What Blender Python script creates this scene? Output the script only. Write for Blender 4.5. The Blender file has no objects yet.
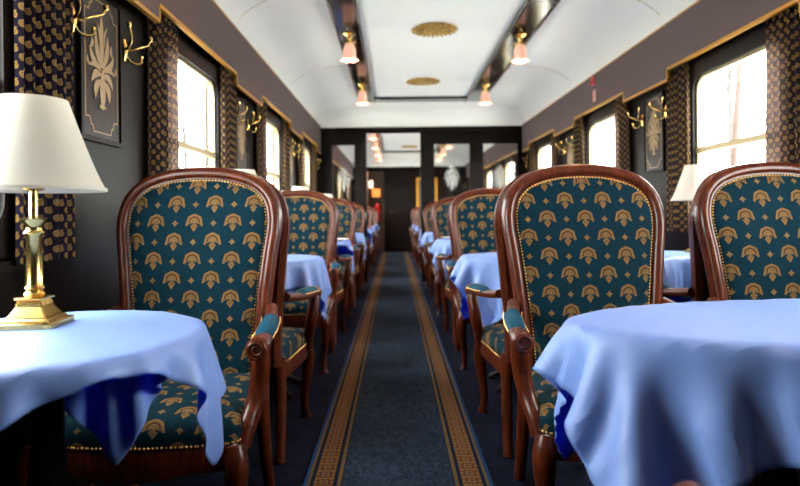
import bpy, math, random
import numpy as np
from mathutils import Vector, Matrix
R = math.radians
random.seed(7); rng = np.random.default_rng(7)
scene = bpy.context.scene
C = scene.collection

# ------------------------------------------------------------------ camera, light, exposure
F_PX = 590.0
cam_d = bpy.data.cameras.new('camera'); cam = bpy.data.objects.new('camera', cam_d); C.objects.link(cam)
cam_d.sensor_width = 36.0; cam_d.lens = 36.0 * F_PX / 800.0
cam_d.shift_x = 5.0 / 800.0; cam_d.shift_y = -29.0 / 800.0
cam_d.clip_start = 0.02; cam_d.clip_end = 300
cam.matrix_world = Matrix.Translation((0, 0, 0.95)) @ Matrix.Rotation(R(90), 4, 'X') @ Matrix.Rotation(R(-0.6), 4, 'Z')
cam_d.dof.use_dof = True; cam_d.dof.focus_distance = 1.75; cam_d.dof.aperture_fstop = 2.6
scene.camera = cam

world = bpy.data.worlds.new('overcast_sky'); scene.world = world; world.use_nodes = True
wn = world.node_tree.nodes; wl = world.node_tree.links
bg = wn['Background']; bg.inputs['Color'].default_value = (0.985, 0.995, 0.98, 1); bg.inputs['Strength'].default_value = 9.0
vs = scene.view_settings
scene.display_settings.display_device = 'sRGB'
vs.view_transform = 'Standard'; vs.look = 'None'; vs.gamma = 1.0; vs.use_curve_mapping = False
vs.exposure = 2.4
scene.cycles.max_bounces = 10; scene.cycles.diffuse_bounces = 6; scene.cycles.transparent_max_bounces = 12
scene.cycles.sample_clamp_indirect = 6.0
scene.cycles.caustics_reflective = False; scene.cycles.caustics_refractive = False

# ------------------------------------------------------------------ room dimensions
XL, XR = -1.10, 1.86          # inner wall faces
VL, VR = -1.02, 1.78          # pelmet faces
Y0, YP, Y2 = -1.05, 8.24, 14.75
ZC, ZT = 2.13, 2.45           # cornice height, flat ceiling height
PER = 2.0
ROWS = [2.21 + PER * k for k in range(-1, 3)]          # pier centres, main saloon
WINS = [1.21 + PER * k for k in range(0, 4)]          # window centres, main saloon
WINS2 = [9.45, 11.45, 13.45]
WZ0, WZ1, WHY = 0.86, 1.83, 0.47

# ------------------------------------------------------------------ node-expression helper
class E:
    def __init__(s, nt, v): s.nt, s.v = nt, v
    def _m(s, op, *a):
        n = s.nt.nodes.new('ShaderNodeMath'); n.operation = op
        for i, x in enumerate((s,) + a):
            if isinstance(x, E): s.nt.links.new(x.v, n.inputs[i])
            else: n.inputs[i].default_value = float(x)
        return E(s.nt, n.outputs[0])
    def __add__(s, o): return s._m('ADD', o)
    __radd__ = __add__
    def __sub__(s, o): return s._m('SUBTRACT', o)
    def __rsub__(s, o): return (s * -1.0) + o
    def __mul__(s, o): return s._m('MULTIPLY', o)
    __rmul__ = __mul__
    def __truediv__(s, o): return s._m('DIVIDE', o)
    def lt(s, o): return s._m('LESS_THAN', o)
    def gt(s, o): return s._m('GREATER_THAN', o)
    def mn(s, o): return s._m('MINIMUM', o)
    def mx(s, o): return s._m('MAXIMUM', o)
    def ab(s): return s._m('ABSOLUTE')
    def fl(s): return s._m('FLOOR')
    def sq(s): return s._m('SQRT')
    def cos(s): return s._m('COSINE')
    def sin(s): return s._m('SINE')
    def at2(s, o): return s._m('ARCTAN2', o)
    def mod(s, o): return s._m('FLOORED_MODULO', o)
    def edge(s, lo, hi):           # smooth 1 below lo, 0 above hi
        n = s.nt.nodes.new('ShaderNodeMapRange'); n.interpolation_type = 'SMOOTHSTEP'
        s.nt.links.new(s.v, n.inputs[0])
        n.inputs[1].default_value = lo; n.inputs[2].default_value = hi
        n.inputs[3].default_value = 1.0; n.inputs[4].default_value = 0.0
        return E(s.nt, n.outputs[0])

def lin(r, g, b):
    f = lambda c: (c / 255 / 12.92) if c <= 10 else ((c / 255 + 0.055) / 1.055) ** 2.4
    return (f(r), f(g), f(b), 1)

def new_mat(name, col=(0.5, 0.5, 0.5, 1), rough=0.5, metal=0.0, **kw):
    m = bpy.data.materials.new(name); m.use_nodes = True
    b = m.node_tree.nodes['Principled BSDF']
    b.inputs['Base Color'].default_value = col; b.inputs['Roughness'].default_value = rough
    b.inputs['Metallic'].default_value = metal
    for k, v in kw.items(): b.inputs[k.replace('_', ' ')].default_value = v
    return m
def bsdf(m): return m.node_tree.nodes['Principled BSDF']
def mixcol(nt, fac, a, b):
    n = nt.nodes.new('ShaderNodeMix'); n.data_type = 'RGBA'
    if isinstance(fac, E): nt.links.new(fac.v, n.inputs[0])
    else: nt.links.new(fac, n.inputs[0])
    for k, x in ((6, a), (7, b)):
        if isinstance(x, tuple): n.inputs[k].default_value = x
        else: nt.links.new(x, n.inputs[k])
    return n.outputs[2]
def coords(nt, kind='UV'):
    t = nt.nodes.new('ShaderNodeTexCoord'); s = nt.nodes.new('ShaderNodeSeparateXYZ')
    nt.links.new(t.outputs[kind], s.inputs[0])
    return t.outputs[kind], E(nt, s.outputs[0]), E(nt, s.outputs[1]), E(nt, s.outputs[2])
def noise(nt, vec, scale, detail=3, stretch=None, rough=0.55):
    if stretch:
        mp = nt.nodes.new('ShaderNodeMapping'); mp.inputs['Scale'].default_value = stretch
        nt.links.new(vec, mp.inputs[0]); vec = mp.outputs[0]
    n = nt.nodes.new('ShaderNodeTexNoise'); n.inputs['Scale'].default_value = scale
    n.inputs['Detail'].default_value = detail; n.inputs['Roughness'].default_value = rough
    nt.links.new(vec, n.inputs['Vector'])
    return E(nt, n.outputs[0])
def bump(m, h, strength, dist=0.002):
    nt = m.node_tree; n = nt.nodes.new('ShaderNodeBump')
    n.inputs['Strength'].default_value = strength; n.inputs['Distance'].default_value = dist
    nt.links.new(h.v, n.inputs['Height']); nt.links.new(n.outputs[0], bsdf(m).inputs['Normal'])

M = {}
def mat_wood(name, c1, c2, rough, coat=0.5, spec=0.35, scale=14, stretch=(6, 6, 0.7)):
    m = new_mat(name, c1, rough, Specular_IOR_Level=spec); nt = m.node_tree
    v, x, y, z = coords(nt, 'Object')
    n = noise(nt, v, scale, 4, stretch)
    nt.links.new(mixcol(nt, n.edge(0.38, 0.66), c1, c2), bsdf(m).inputs['Base Color'])
    bsdf(m).inputs['Coat Weight'].default_value = coat; bsdf(m).inputs['Coat Roughness'].default_value = 0.12
    M[name] = m
mat_wood('mahogany', lin(80, 31, 10), lin(56, 20, 7), 0.34, 0.1, 0.22)
mat_wood('dark_wood', lin(19, 12, 10), lin(11, 7, 6), 0.42, 0.0, 0.12)
mat_wood('panel_veneer', lin(40, 29, 22), lin(25, 18, 13), 0.3, 0.1, 0.2)
mat_wood('ceiling_wood', lin(46, 29, 22), lin(26, 16, 13), 0.13, 0.0, 0.5)
M['brass'] = new_mat('brass', lin(214, 178, 104), 0.22, 1.0)
M['gilt'] = new_mat('gilt', lin(184, 130, 36), 0.45, 0.2)
M['bright_gilt'] = new_mat('bright_gilt', lin(206, 168, 84), 0.5, 0.25)
nt = M['bright_gilt'].node_tree
_v, _x, _y, _z = coords(nt, 'Object')
nt.links.new(mixcol(nt, noise(nt, _v, 70, 2).edge(0.42, 0.58), lin(226, 190, 104), lin(140, 96, 30)), bsdf(M['bright_gilt']).inputs['Base Color'])
M['nail_brass'] = new_mat('nail_brass', lin(214, 164, 92), 0.36, 0.8)
M['steel'] = new_mat('steel', lin(170, 168, 160), 0.3, 0.9)
M['dull_brass'] = new_mat('dull_brass', lin(150, 134, 100), 0.45, 0.6)
M['iron'] = new_mat('iron', lin(28, 26, 26), 0.45, 0.4)

# teal upholstery with gold palmettes
def mat_upholstery():
    m = new_mat('teal_palmette_fabric', rough=0.85, Specular_IOR_Level=0.08); nt = m.node_tree
    v, U, V, _ = coords(nt, 'UV')
    PX, RY = 0.133, 0.0645
    row = (V / RY).fl()
    odd = row.mod(2.0)
    y = V - (row + 0.5) * RY
    xs = U + odd * (PX / 2)
    x = (xs + PX / 2).mod(PX) - PX / 2            # palmette at 0
    xd = xs.mod(PX) - PX / 2                      # diamond half way
    yy = y - 0.004
    r = (x * x + yy * yy).sq(); a = x.at2(yy).ab()
    Rr = (a * 7.0).cos() * 0.0011 + 0.0278
    fan = (r - Rr).edge(-0.001, 0.001) * a.edge(1.86, 2.02)
    line1 = ((r - 0.0172).ab()).edge(0.0022, 0.0036) * a.edge(1.7, 1.9) * 0.9
    line2 = ((r - 0.0075).ab()).edge(0.0004, 0.0015) * a.edge(1.5, 1.7) * 0.6
    spokes = (a * 7.0 + 3.1416).cos().edge(-0.95, -0.6) * r.gt(0.0185) * r.lt(0.026)
    ax = x.ab()
    cx = ax - 0.0262; cy = yy + 0.0095
    curl = ((cx * cx + cy * cy).sq()).edge(0.0034, 0.0048)
    tail = (ax / 0.0120 + (yy + 0.0155).ab() / 0.0180).edge(0.92, 1.06)
    tailin = (ax / 0.0125 + (yy + 0.013).ab() / 0.0185 - 0.42).ab().edge(0.04, 0.12)
    pal = fan.mx(curl).mx(tail)
    dark = (line1 * fan).mx(line2 * fan).mx(tailin * tail * (yy.lt(-0.004))).mx(spokes * 0.25)
    dia = ((xd.ab() + 0.0006).sq() + (y.ab() + 0.0006).sq()).edge(0.136, 0.150)
    dia2 = (xd.ab() + y.ab()).edge(0.0092, 0.0106)
    hole = (xd.ab() + y.ab()).edge(0.0018, 0.003)
    dia = dia.mx(dia2) * (1.0 - hole * 0.6)
    gold = pal.mx(dia)
    obj_n = noise(nt, v, 900, 1)
    weave = ((U * 2600).sin() * (V * 2600).sin()) * 0.5 + 0.5
    ground = mixcol(nt, weave * 0.6 + obj_n * 0.3, lin(2, 25, 34), lin(4, 37, 47))
    gcol = mixcol(nt, obj_n, lin(82, 62, 36), lin(112, 88, 54))
    gcol = mixcol(nt, dark, gcol, lin(58, 32, 20))
    nt.links.new(mixcol(nt, gold, ground, gcol), bsdf(m).inputs['Base Color'])
    bump(m, weave * 0.35 + gold * 0.65, 0.35, 0.0012)
    M['upholstery'] = m
mat_upholstery()
M['teal_plain'] = new_mat('teal_velvet', lin(3, 56, 76), 0.75, Specular_IOR_Level=0.15)

def mat_cloth():
    m = new_mat('blue_table_linen', lin(132, 164, 232), 0.6); nt = m.node_tree
    v, U, V, _ = coords(nt, 'UV')
    w = (U * 4200).sin() * (V * 4200).sin() * 0.5 + 0.5
    n = noise(nt, v, 26, 4)
    nt.links.new(mixcol(nt, n.edge(0.3, 0.7), lin(116, 150, 212), lin(124, 157, 216)), bsdf(m).inputs['Base Color'])
    bsdf(m).inputs['Specular IOR Level'].default_value = 0.85
    bsdf(m).inputs['Roughness'].default_value = 0.5
    bump(m, w * 0.3 + n * 0.7, 0.25, 0.0012)
    tr = nt.nodes.new('ShaderNodeBsdfTranslucent'); tr.inputs[0].default_value = lin(30, 84, 232)
    mx = nt.nodes.new('ShaderNodeMixShader'); mx.inputs[0].default_value = 0.33
    out = nt.nodes['Material Output']
    nt.links.new(bsdf(m).outputs[0], mx.inputs[1]); nt.links.new(tr.outputs[0], mx.inputs[2])
    nt.links.new(mx.outputs[0], out.inputs[0])
    M['linen'] = m
mat_cloth()

def mat_curtain():
    m = new_mat('navy_paisley_curtain', rough=0.8, Specular_IOR_Level=0.08); nt = m.node_tree
    v, U, V, _ = coords(nt, 'UV')
    px, ry = 0.039, 0.024
    row = (V / ry).fl(); odd = row.mod(2.0)
    y = V - (row + 0.5) * ry
    x = (U + odd * (px / 2)).mod(px) - px / 2
    xr = x * 0.86 + y * 0.5; yr = y * 0.86 - x * 0.5
    d = ((xr / 0.0085) * (xr / 0.0085) + (yr / 0.0108) * (yr / 0.0108)).sq()
    drop = d.edge(0.9, 1.1)
    tip = (((x - 0.004) / 0.004).ab() + ((y - 0.012) / 0.006).ab()).edge(0.8, 1.1)
    core = ((d - 0.45).ab()).edge(0.06, 0.16)
    n = noise(nt, v, 500, 1)
    base = mixcol(nt, n, lin(14, 12, 28), lin(22, 18, 34))
    g = mixcol(nt, core * 0.7, lin(124, 98, 54), lin(72, 44, 32))
    nt.links.new(mixcol(nt, drop.mx(tip), base, g), bsdf(m).inputs['Base Color'])
    tr = nt.nodes.new('ShaderNodeBsdfTranslucent'); tr.inputs[0].default_value = lin(120, 100, 92)
    mx = nt.nodes.new('ShaderNodeMixShader'); mx.inputs[0].default_value = 0.12
    out = nt.nodes['Material Output']
    nt.links.new(bsdf(m).outputs[0], mx.inputs[1]); nt.links.new(tr.outputs[0], mx.inputs[2])
    nt.links.new(mx.outputs[0], out.inputs[0])
    M['curtain'] = m
mat_curtain()

def mat_pelmet():
    m = new_mat('mauve_lattice_pelmet', rough=0.85, Specular_IOR_Level=0.08); nt = m.node_tree
    v, U, V, _ = coords(nt, 'UV')
    p = 0.016
    a = (U + V).mod(p) - p / 2; b = (U - V).mod(p) - p / 2
    d = (a * a + b * b).sq().edge(0.003, 0.0048)
    g = (a.ab().mn(b.ab())).edge(0.0005, 0.0012)
    base = mixcol(nt, d, lin(92, 80, 80), lin(134, 119, 113))
    nt.links.new(mixcol(nt, (a.ab().mx(b.ab())).gt(0.0072) * 0.6, base, lin(46, 37, 50)), bsdf(m).inputs['Base Color'])
    M['pelmet'] = m
mat_pelmet()

def mat_runner():
    m = new_mat('blue_runner_carpet', rough=0.95, Specular_IOR_Level=0.08); nt = m.node_tree
    v, X, Y, Z = coords(nt, 'Object')
    a = X.ab()
    n1 = noise(nt, v, 70, 3, (1.0, 0.55, 1)); n2 = noise(nt, v, 420, 2); n3 = noise(nt, v, 2.2, 2)
    field = mixcol(nt, (n1 * 0.6 + n2 * 0.4).edge(0.38, 0.62), lin(42, 56, 76), lin(13, 20, 31))
    field = mixcol(nt, n3.edge(0.35, 0.75) * 0.45, field, lin(22, 29, 39))
    # border
    per = 0.062
    yy = Y.mod(per) - per / 2
    ctr = (a - 0.261)
    blocks = (ctr.ab().mx(yy.ab() * 0.95) - 0.019).ab().edge(0.0025, 0.0055)
    dia = (ctr.ab() + yy.ab()).edge(0.009, 0.0125)
    dots = (((Y).mod(per / 2) - per / 4).ab() + (ctr.ab() - 0.028).ab()).edge(0.004, 0.008)
    band = mixcol(nt, n2, lin(90, 66, 38), lin(114, 86, 52))
    band = mixcol(nt, blocks.mx(dots), band, lin(70, 40, 25))
    band = mixcol(nt, dia, band, lin(60, 56, 66))
    navy = lin(13, 20, 38); gold = lin(86, 70, 46)
    edge = mixcol(nt, n2, lin(18, 44, 80), lin(28, 58, 96))
    c = field
    c = mixcol(nt, a.gt(0.1955), c, navy)
    c = mixcol(nt, a.gt(0.200), c, gold)
    c = mixcol(nt, a.gt(0.2135), c, navy)
    c = mixcol(nt, a.gt(0.2275), c, band)
    c = mixcol(nt, a.gt(0.295), c, navy)
    c = mixcol(nt, a.gt(0.309), c, gold)
    c = mixcol(nt, a.gt(0.3195), c, edge)
    nt.links.new(c, bsdf(m).inputs['Base Color'])
    bump(m, n2 * 0.6 + n1 * 0.4, 0.5, 0.004)
    M['runner'] = m
mat_runner()

def mat_floor():
    m = new_mat('navy_carpet', rough=0.95, Specular_IOR_Level=0.08); nt = m.node_tree
    v, X, Y, Z = coords(nt, 'Object')
    n1 = noise(nt, v, 14, 3); n2 = noise(nt, v, 300, 2)
    c = mixcol(nt, n1.edge(0.42, 0.6), lin(15, 20, 40), lin(9, 12, 24))
    c = mixcol(nt, n2.edge(0.3, 0.5) * 0.4, c, lin(24, 30, 50))
    nt.links.new(c, bsdf(m).inputs['Base Color'])
    bump(m, n2, 0.5, 0.004)
    M['floor'] = m
mat_floor()

def mat_paint():
    m = new_mat('cream_ceiling_paint', lin(236, 236, 230), 0.5); nt = m.node_tree
    v, X, Y, Z = coords(nt, 'Object')
    n = noise(nt, v, 1.6, 3)
    nt.links.new(mixcol(nt, n, lin(238, 239, 236), lin(247, 245, 239)), bsdf(m).inputs['Base Color'])
    M['paint'] = m
mat_paint()

def mat_glass(name, tint, gl=0.06):
    m = bpy.data.materials.new(name); m.use_nodes = True; nt = m.node_tree; nt.nodes.clear()
    o = nt.nodes.new('ShaderNodeOutputMaterial'); t = nt.nodes.new('ShaderNodeBsdfTransparent'); g = nt.nodes.new('ShaderNodeBsdfGlossy')
    t.inputs[0].default_value = tint; g.inputs['Roughness'].default_value = 0.02
    lw = nt.nodes.new('ShaderNodeLayerWeight'); f = E(nt, lw.outputs['Facing'])
    fr = f._m('POWER', 5.0) * 0.7 + 0.035          # thin-pane reflectance, the same from both faces
    mx = nt.nodes.new('ShaderNodeMixShader')
    nt.links.new(fr.v, mx.inputs[0]); nt.links.new(t.outputs[0], mx.inputs[1]); nt.links.new(g.outputs[0], mx.inputs[2])
    nt.links.new(mx.outputs[0], o.inputs[0]); M[name] = m
mat_glass('glass', (0.97, 0.985, 0.98, 1))
M['etched'] = new_mat('etched_glass', lin(226, 226, 220), 0.6, Alpha=0.25)
M['inlay'] = new_mat('maple_inlay', lin(140, 114, 74), 0.4)
def mat_shade():
    m = new_mat('ivory_lampshade', lin(196, 194, 184), 0.8, Specular_IOR_Level=0.1); nt = m.node_tree
    v, X, Y, Z = coords(nt, 'Object'); n = noise(nt, v, 220, 2, (1, 1, 0.4)); bump(m, n, 0.15, 0.001)
    tr = nt.nodes.new('ShaderNodeBsdfTranslucent'); tr.inputs[0].default_value = lin(214, 208, 192)
    mx = nt.nodes.new('ShaderNodeMixShader'); mx.inputs[0].default_value = 0.25
    nt.links.new(bsdf(m).outputs[0], mx.inputs[1]); nt.links.new(tr.outputs[0], mx.inputs[2])
    nt.links.new(mx.outputs[0], nt.nodes['Material Output'].inputs[0]); M['shade'] = m
mat_shade()
M['tulip'] = new_mat('pink_tulip_glass', lin(240, 190, 172), 0.35, Emission_Color=lin(255, 170, 140), Emission_Strength=0.1)
M['bark'] = new_mat('grey_bark', lin(54, 52, 50), 0.9, Specular_IOR_Level=0.1)
M['red'] = new_mat('red_enamel', lin(190, 30, 34), 0.35)
M['pink_paper'] = new_mat('pink_card', lin(206, 150, 140), 0.7)
M['white_paper'] = new_mat('white_card', lin(225, 222, 214), 0.7)
M['orange_sign'] = new_mat('orange_lit_sign', lin(230, 130, 60), 0.5, Emission_Color=lin(255, 150, 70), Emission_Strength=0.15)
M['diffuser'] = new_mat('opal_diffuser', lin(240, 236, 226), 0.5, Emission_Color=lin(255, 240, 220), Emission_Strength=0.6)
M['corridor'] = new_mat('corridor_panelling', lin(96, 70, 56), 0.5)
M['canvas'] = new_mat('dark_canvas', lin(58, 56, 46), 0.7)
M['china'] = new_mat('white_china', lin(236, 230, 224), 0.25)
M['ballast'] = new_mat('pale_gravel', lin(170, 168, 160), 0.95)
M['pole_wood'] = new_mat('brown_pole_timber', lin(150, 104, 78), 0.8)
for k, c in (('ballast', (lin(150, 148, 140), lin(190, 188, 182))), ('pole_wood', (lin(44, 25, 17), lin(54, 33, 24)))):
    nt = M[k].node_tree; v, X, Y, Z = coords(nt, 'Object')
    nt.links.new(mixcol(nt, noise(nt, v, 6, 4), c[0], c[1]), bsdf(M[k]).inputs['Base Color'])

# ------------------------------------------------------------------ mesh helpers
class MB:
    def __init__(s): s.v = []; s.f = []; s.uv = []
    def add(s, vs, fs, uvs=None):
        o = len(s.v); s.v += [tuple(map(float, p)) for p in vs]
        s.uv += list(uvs) if uvs is not None else [(0, 0)] * len(vs)
        s.f += [tuple(i + o for i in f) for f in fs]; return s
    def box(s, x0, x1, y0, y1, z0, z1, uvaxes=None):
        vs = [(x, y, z) for x in (x0, x1) for y in (y0, y1) for z in (z0, z1)]
        fs = [(0, 1, 3, 2), (4, 6, 7, 5), (0, 4, 5, 1), (2, 3, 7, 6), (0, 2, 6, 4), (1, 5, 7, 3)]
        uv = [(p[uvaxes[0]], p[uvaxes[1]]) for p in vs] if uvaxes else None
        return s.add(vs, fs, uv)
    def tube(s, path, rad, n=10, squash=None, cap=True):
        P = [Vector(p) for p in path]
        if not hasattr(rad, '__len__'): rad = [rad] * len(P)
        up = Vector((0, 0, 1)); rings = []; prev = None
        for i, p in enumerate(P):
            t = (P[min(i + 1, len(P) - 1)] - P[max(i - 1, 0)]).normalized()
            if prev is None:
                a = up if abs(t.z) < 0.95 else Vector((1, 0, 0))
                nx = t.cross(a).normalized()
            else: nx = (prev - t * prev.dot(t)).normalized()
            prev = nx; ny = t.cross(nx)
            q = squash or (1, 1)
            rings.append([p + nx * (math.cos(2 * math.pi * k / n) * rad[i] * q[0]) + ny * (math.sin(2 * math.pi * k / n) * rad[i] * q[1]) for k in range(n)])
        vs = [v for r_ in rings for v in r_]
        fs = [(i * n + k, i * n + (k + 1) % n, (i + 1) * n + (k + 1) % n, (i + 1) * n + k) for i in range(len(P) - 1) for k in range(n)]
        if cap: fs += [tuple(reversed(range(n))), tuple((len(P) - 1) * n + k for k in range(n))]
        return s.add(vs, fs)
    def lathe(s, prof, n=24, c=(0, 0, 0), wav=None):
        vs = []; 
        for i, (r, z) in enumerate(prof):
            for k in range(n):
                a = 2 * math.pi * k / n; rr = r * (1 + (wav(i, a) if wav else 0))
                vs.append((c[0] + rr * math.cos(a), c[1] + rr * math.sin(a), c[2] + z))
        fs = [(i * n + k, i * n + (k + 1) % n, (i + 1) * n + (k + 1) % n, (i + 1) * n + k) for i in range(len(prof) - 1) for k in range(n)]
        return s.add(vs, fs)
    def ring(s, outer, inner, x0, x1):       # prism ring in the YZ plane between x0 and x1
        n = len(outer)
        vs = [(x0, y, z) for y, z in outer] + [(x0, y, z) for y, z in inner] + [(x1, y, z) for y, z in outer] + [(x1, y, z) for y, z in inner]
        fs = []
        for i in range(n):
            j = (i + 1) % n
            fs += [(i, j, n + j, n + i), (2 * n + i, 3 * n + i, 3 * n + j, 2 * n + j), (i, 2 * n + i, 2 * n + j, j), (n + i, n + j, 3 * n + j, 3 * n + i)]
        return s.add(vs, fs)
    def slab(s, poly, x0, x1):               # extruded polygon in the YZ plane
        n = len(poly)
        vs = [(x0, y, z) for y, z in poly] + [(x1, y, z) for y, z in poly]
        fs = [tuple(range(n)), tuple(range(2 * n - 1, n - 1, -1))] + [(i, (i + 1) % n, n + (i + 1) % n, n + i) for i in range(n)]
        return s.add(vs, fs)
    def mesh(s, name, mat, smooth=False):
        me = bpy.data.meshes.new(name); me.from_pydata(s.v, [], s.f)
        l = me.uv_layers.new(name='UVMap')
        idx = np.empty(len(me.loops), dtype=np.int32); me.loops.foreach_get('vertex_index', idx)
        l.data.foreach_set('uv', np.array(s.uv, dtype=np.float32)[idx].ravel())
        import bmesh
        bm = bmesh.new(); bm.from_mesh(me); bmesh.ops.recalc_face_normals(bm, faces=bm.faces); bm.to_mesh(me); bm.free()
        me.materials.append(M[mat] if isinstance(mat, str) else mat)
        if smooth:
            me.polygons.foreach_set('use_smooth', [True] * len(me.polygons))
            try: me.set_sharp_from_angle(angle=R(45))
            except Exception: pass
        return me
    def build(s, name, mat, parent=None, smooth=False, **props):
        o = bpy.data.objects.new(name, s.mesh(name, mat, smooth)); C.objects.link(o)
        if parent is not None: o.parent = parent
        for k, v in props.items(): o[k] = v
        return o
def empty(name, loc=(0, 0, 0), rz=0.0, **props):
    o = bpy.data.objects.new(name, None); C.objects.link(o); o.location = loc; o.rotation_euler = (0, 0, rz); o.empty_display_size = 0.1
    for k, v in props.items(): o[k] = v
    return o
def copy_tree(o, parent=None):
    c = o.copy(); C.objects.link(c); c.parent = parent
    for ch in o.children: copy_tree(ch, c)
    return c
def bevel(o, w=0.004, seg=2):
    b = o.modifiers.new('bevel', 'BEVEL'); b.width = w; b.segments = seg; b.limit_method = 'ANGLE'; return o
def spline(pts, n=6, closed=False):
    P = [np.array(p, float) for p in pts]; out = []
    N = len(P)
    for i in range(N - 1 if not closed else N):
        p0 = P[(i - 1) % N] if (closed or i > 0) else 2 * P[0] - P[1]
        p1 = P[i]; p2 = P[(i + 1) % N]
        p3 = P[(i + 2) % N] if (closed or i + 2 < N) else 2 * P[-1] - P[-2]
        for k in range(n):
            t = k / n
            out.append(tuple(0.5 * ((2 * p1) + (-p0 + p2) * t + (2 * p0 - 5 * p1 + 4 * p2 - p3) * t * t + (-p0 + 3 * p1 - 3 * p2 + p3) * t ** 3)))
    if not closed: out.append(tuple(P[-1]))
    return out
def rrect(cy, cz, hy, hz, r, n=6):
    out = []
    for sy, sz, a0 in ((1, 1, 0), (-1, 1, 90), (-1, -1, 180), (1, -1, 270)):
        for k in range(n + 1):
            a = R(a0 + 90 * k / n)
            out.append((cy + sy * (hy - r) + r * math.cos(a), cz + sz * (hz - r) + r * math.sin(a)))
    return out

# ------------------------------------------------------------------ setting: floor, walls, ceiling
S = dict(kind='structure')
MB().box(XL - 0.1, XR + 0.1, Y0, 18.0, -0.1, 0.0).build('floor', 'floor', label='dark navy carpeted floor of the dining car', **S)
ground = MB().box(-60, 60, -60, 80, -1.2, -1.1).build('ground', 'ballast', label='pale gravel ground outside the carriage windows', **S)
def wall(name, x0, x1, label):
    m = MB(); ys = [Y0] ; wins = WINS + WINS2
    m.box(x0, x1, Y0, Y2, 0, WZ0); m.box(x0, x1, Y0, Y2, WZ1, 2.5)
    y = Y0
    for c in wins:
        m.box(x0, x1, y, c - WHY, WZ0, WZ1); y = c + WHY
    m.box(x0, x1, y, Y2, WZ0, WZ1)
    return m.build(name, 'dark_wood', label=label, **S)
wall_l = wall('wall_left', XL - 0.08, XL, 'dark wood carriage wall on the left')
wall_r = wall('wall_right', XR, XR + 0.08, 'dark wood carriage wall on the right')
# raised dado panels under the windows and on the piers
def wall_panels(wl, xi, d):
    for c in WINS:
        m = MB(); o = rrect(c, 0.46, 0.62, 0.27, 0.02, 2); i = rrect(c, 0.46, 0.59, 0.24, 0.02, 2)
        m.ring(o, i, xi, xi + d * 0.012); m.build('dado_moulding', 'dark_wood', wl)
        MB().box(min(xi, xi + d * 0.03), max(xi, xi + d * 0.03), c - 0.6, c + 0.6, 0.80, 0.83).build('sill_ledge', 'dark_wood', wl)
wall_panels(wall_l, XL, 1); wall_panels(wall_r, XR, -1)
m = MB(); m.box(XL, XR, Y0 - 0.06, Y0, 0, 2.5); m.build('wall_back', 'dark_wood', label='dark wood end wall behind the camera', **S)
for n, (xa, xb) in (('baseboard_left', (XL, XL + 0.015)), ('baseboard_right', (XR - 0.015, XR))):
    MB().box(xa, xb, Y0, YP, 0, 0.1).build(n, 'dark_wood', label='dark wooden skirting along the %s wall' % n.split('_')[1], **S)

CXL, CXR = -0.46, 1.16
def cove_x(x):
    if x < CXL: t = (CXL - x) / (CXL - (XL - 0.0))
    elif x > CXR: t = (x - CXR) / (XR - CXR)
    else: return ZT
    t = min(1, t); return ZC - 0.03 + (ZT - ZC + 0.03) * math.sqrt(max(0, 1 - t ** 2.3))
def cove_y(y, ya, yb, d=0.5, both=True):
    e = max((ya + d - y) if both else -1, y - (yb - d), 0) / d
    return ZC + (ZT - ZC) * math.sqrt(max(0, 1 - min(1, e) ** 2.3))
def ceiling(name, ya, yb, both, label):
    xs = sorted(set([XL + (CXL - XL) * (1 - math.cos(math.pi / 2 * k / 14)) for k in range(15)] + [CXR + (XR - CXR) * math.sin(math.pi / 2 * k / 14) for k in range(15)] + [0.0, 0.35, 0.8]))
    ee = [yb - 0.5 + 0.5 * math.sin(math.pi / 2 * k / 12) for k in range(13)]
    ys = ([ya + 0.5 - 0.5 * math.sin(math.pi / 2 * k / 12) for k in range(12, -1, -1)] if both else [ya]) + [ya + 1.5, (ya + yb) / 2] + ee
    ys = sorted(set(ys)); n = len(xs)
    vs = [(x, y, min(cove_x(x), cove_y(y, ya, yb, 0.5, both))) for y in ys for x in xs]
    fs = [(j * n + i, j * n + i + 1, (j + 1) * n + i + 1, (j + 1) * n + i) for j in range(len(ys) - 1) for i in range(n - 1)]
    k = len(vs); vs2 = [(x, y, z + 0.03) for x, y, z in vs]
    fs2 = [tuple(i + k for i in reversed(f)) for f in fs]
    mb = MB(); mb.add(vs + vs2, fs + fs2)
    o = mb.build(name, 'paint', smooth=True, label=label, **S)
    return o
ceil1 = ceiling('ceiling', Y0, YP, False, 'cream painted vaulted ceiling of the dining car')
ceil2 = ceiling('ceiling_beyond', YP + 0.06, Y2, True, 'cream vaulted ceiling of the saloon beyond the doorway')
MB().box(XL - 0.08, XR + 0.08, Y0 - 0.06, 18.0, 2.5, 2.56).build('roof', 'dark_wood', label='carriage roof above the ceiling', **S)
# fine seams across the coves
for y in (3.95, 5.95):
    for side, xs in (('left', [XL + 0.07 + (CXL - XL - 0.07) * k / 16 for k in range(17)]), ('right', [XR - 0.07 - (XR - 0.07 - CXR) * k / 16 for k in range(17)])):
        MB().tube([(x, y, cove_x(x) - 0.001) for x in xs], 0.002, 6).build('ceiling_seam', 'bright_gilt', ceil1, True)

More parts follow.
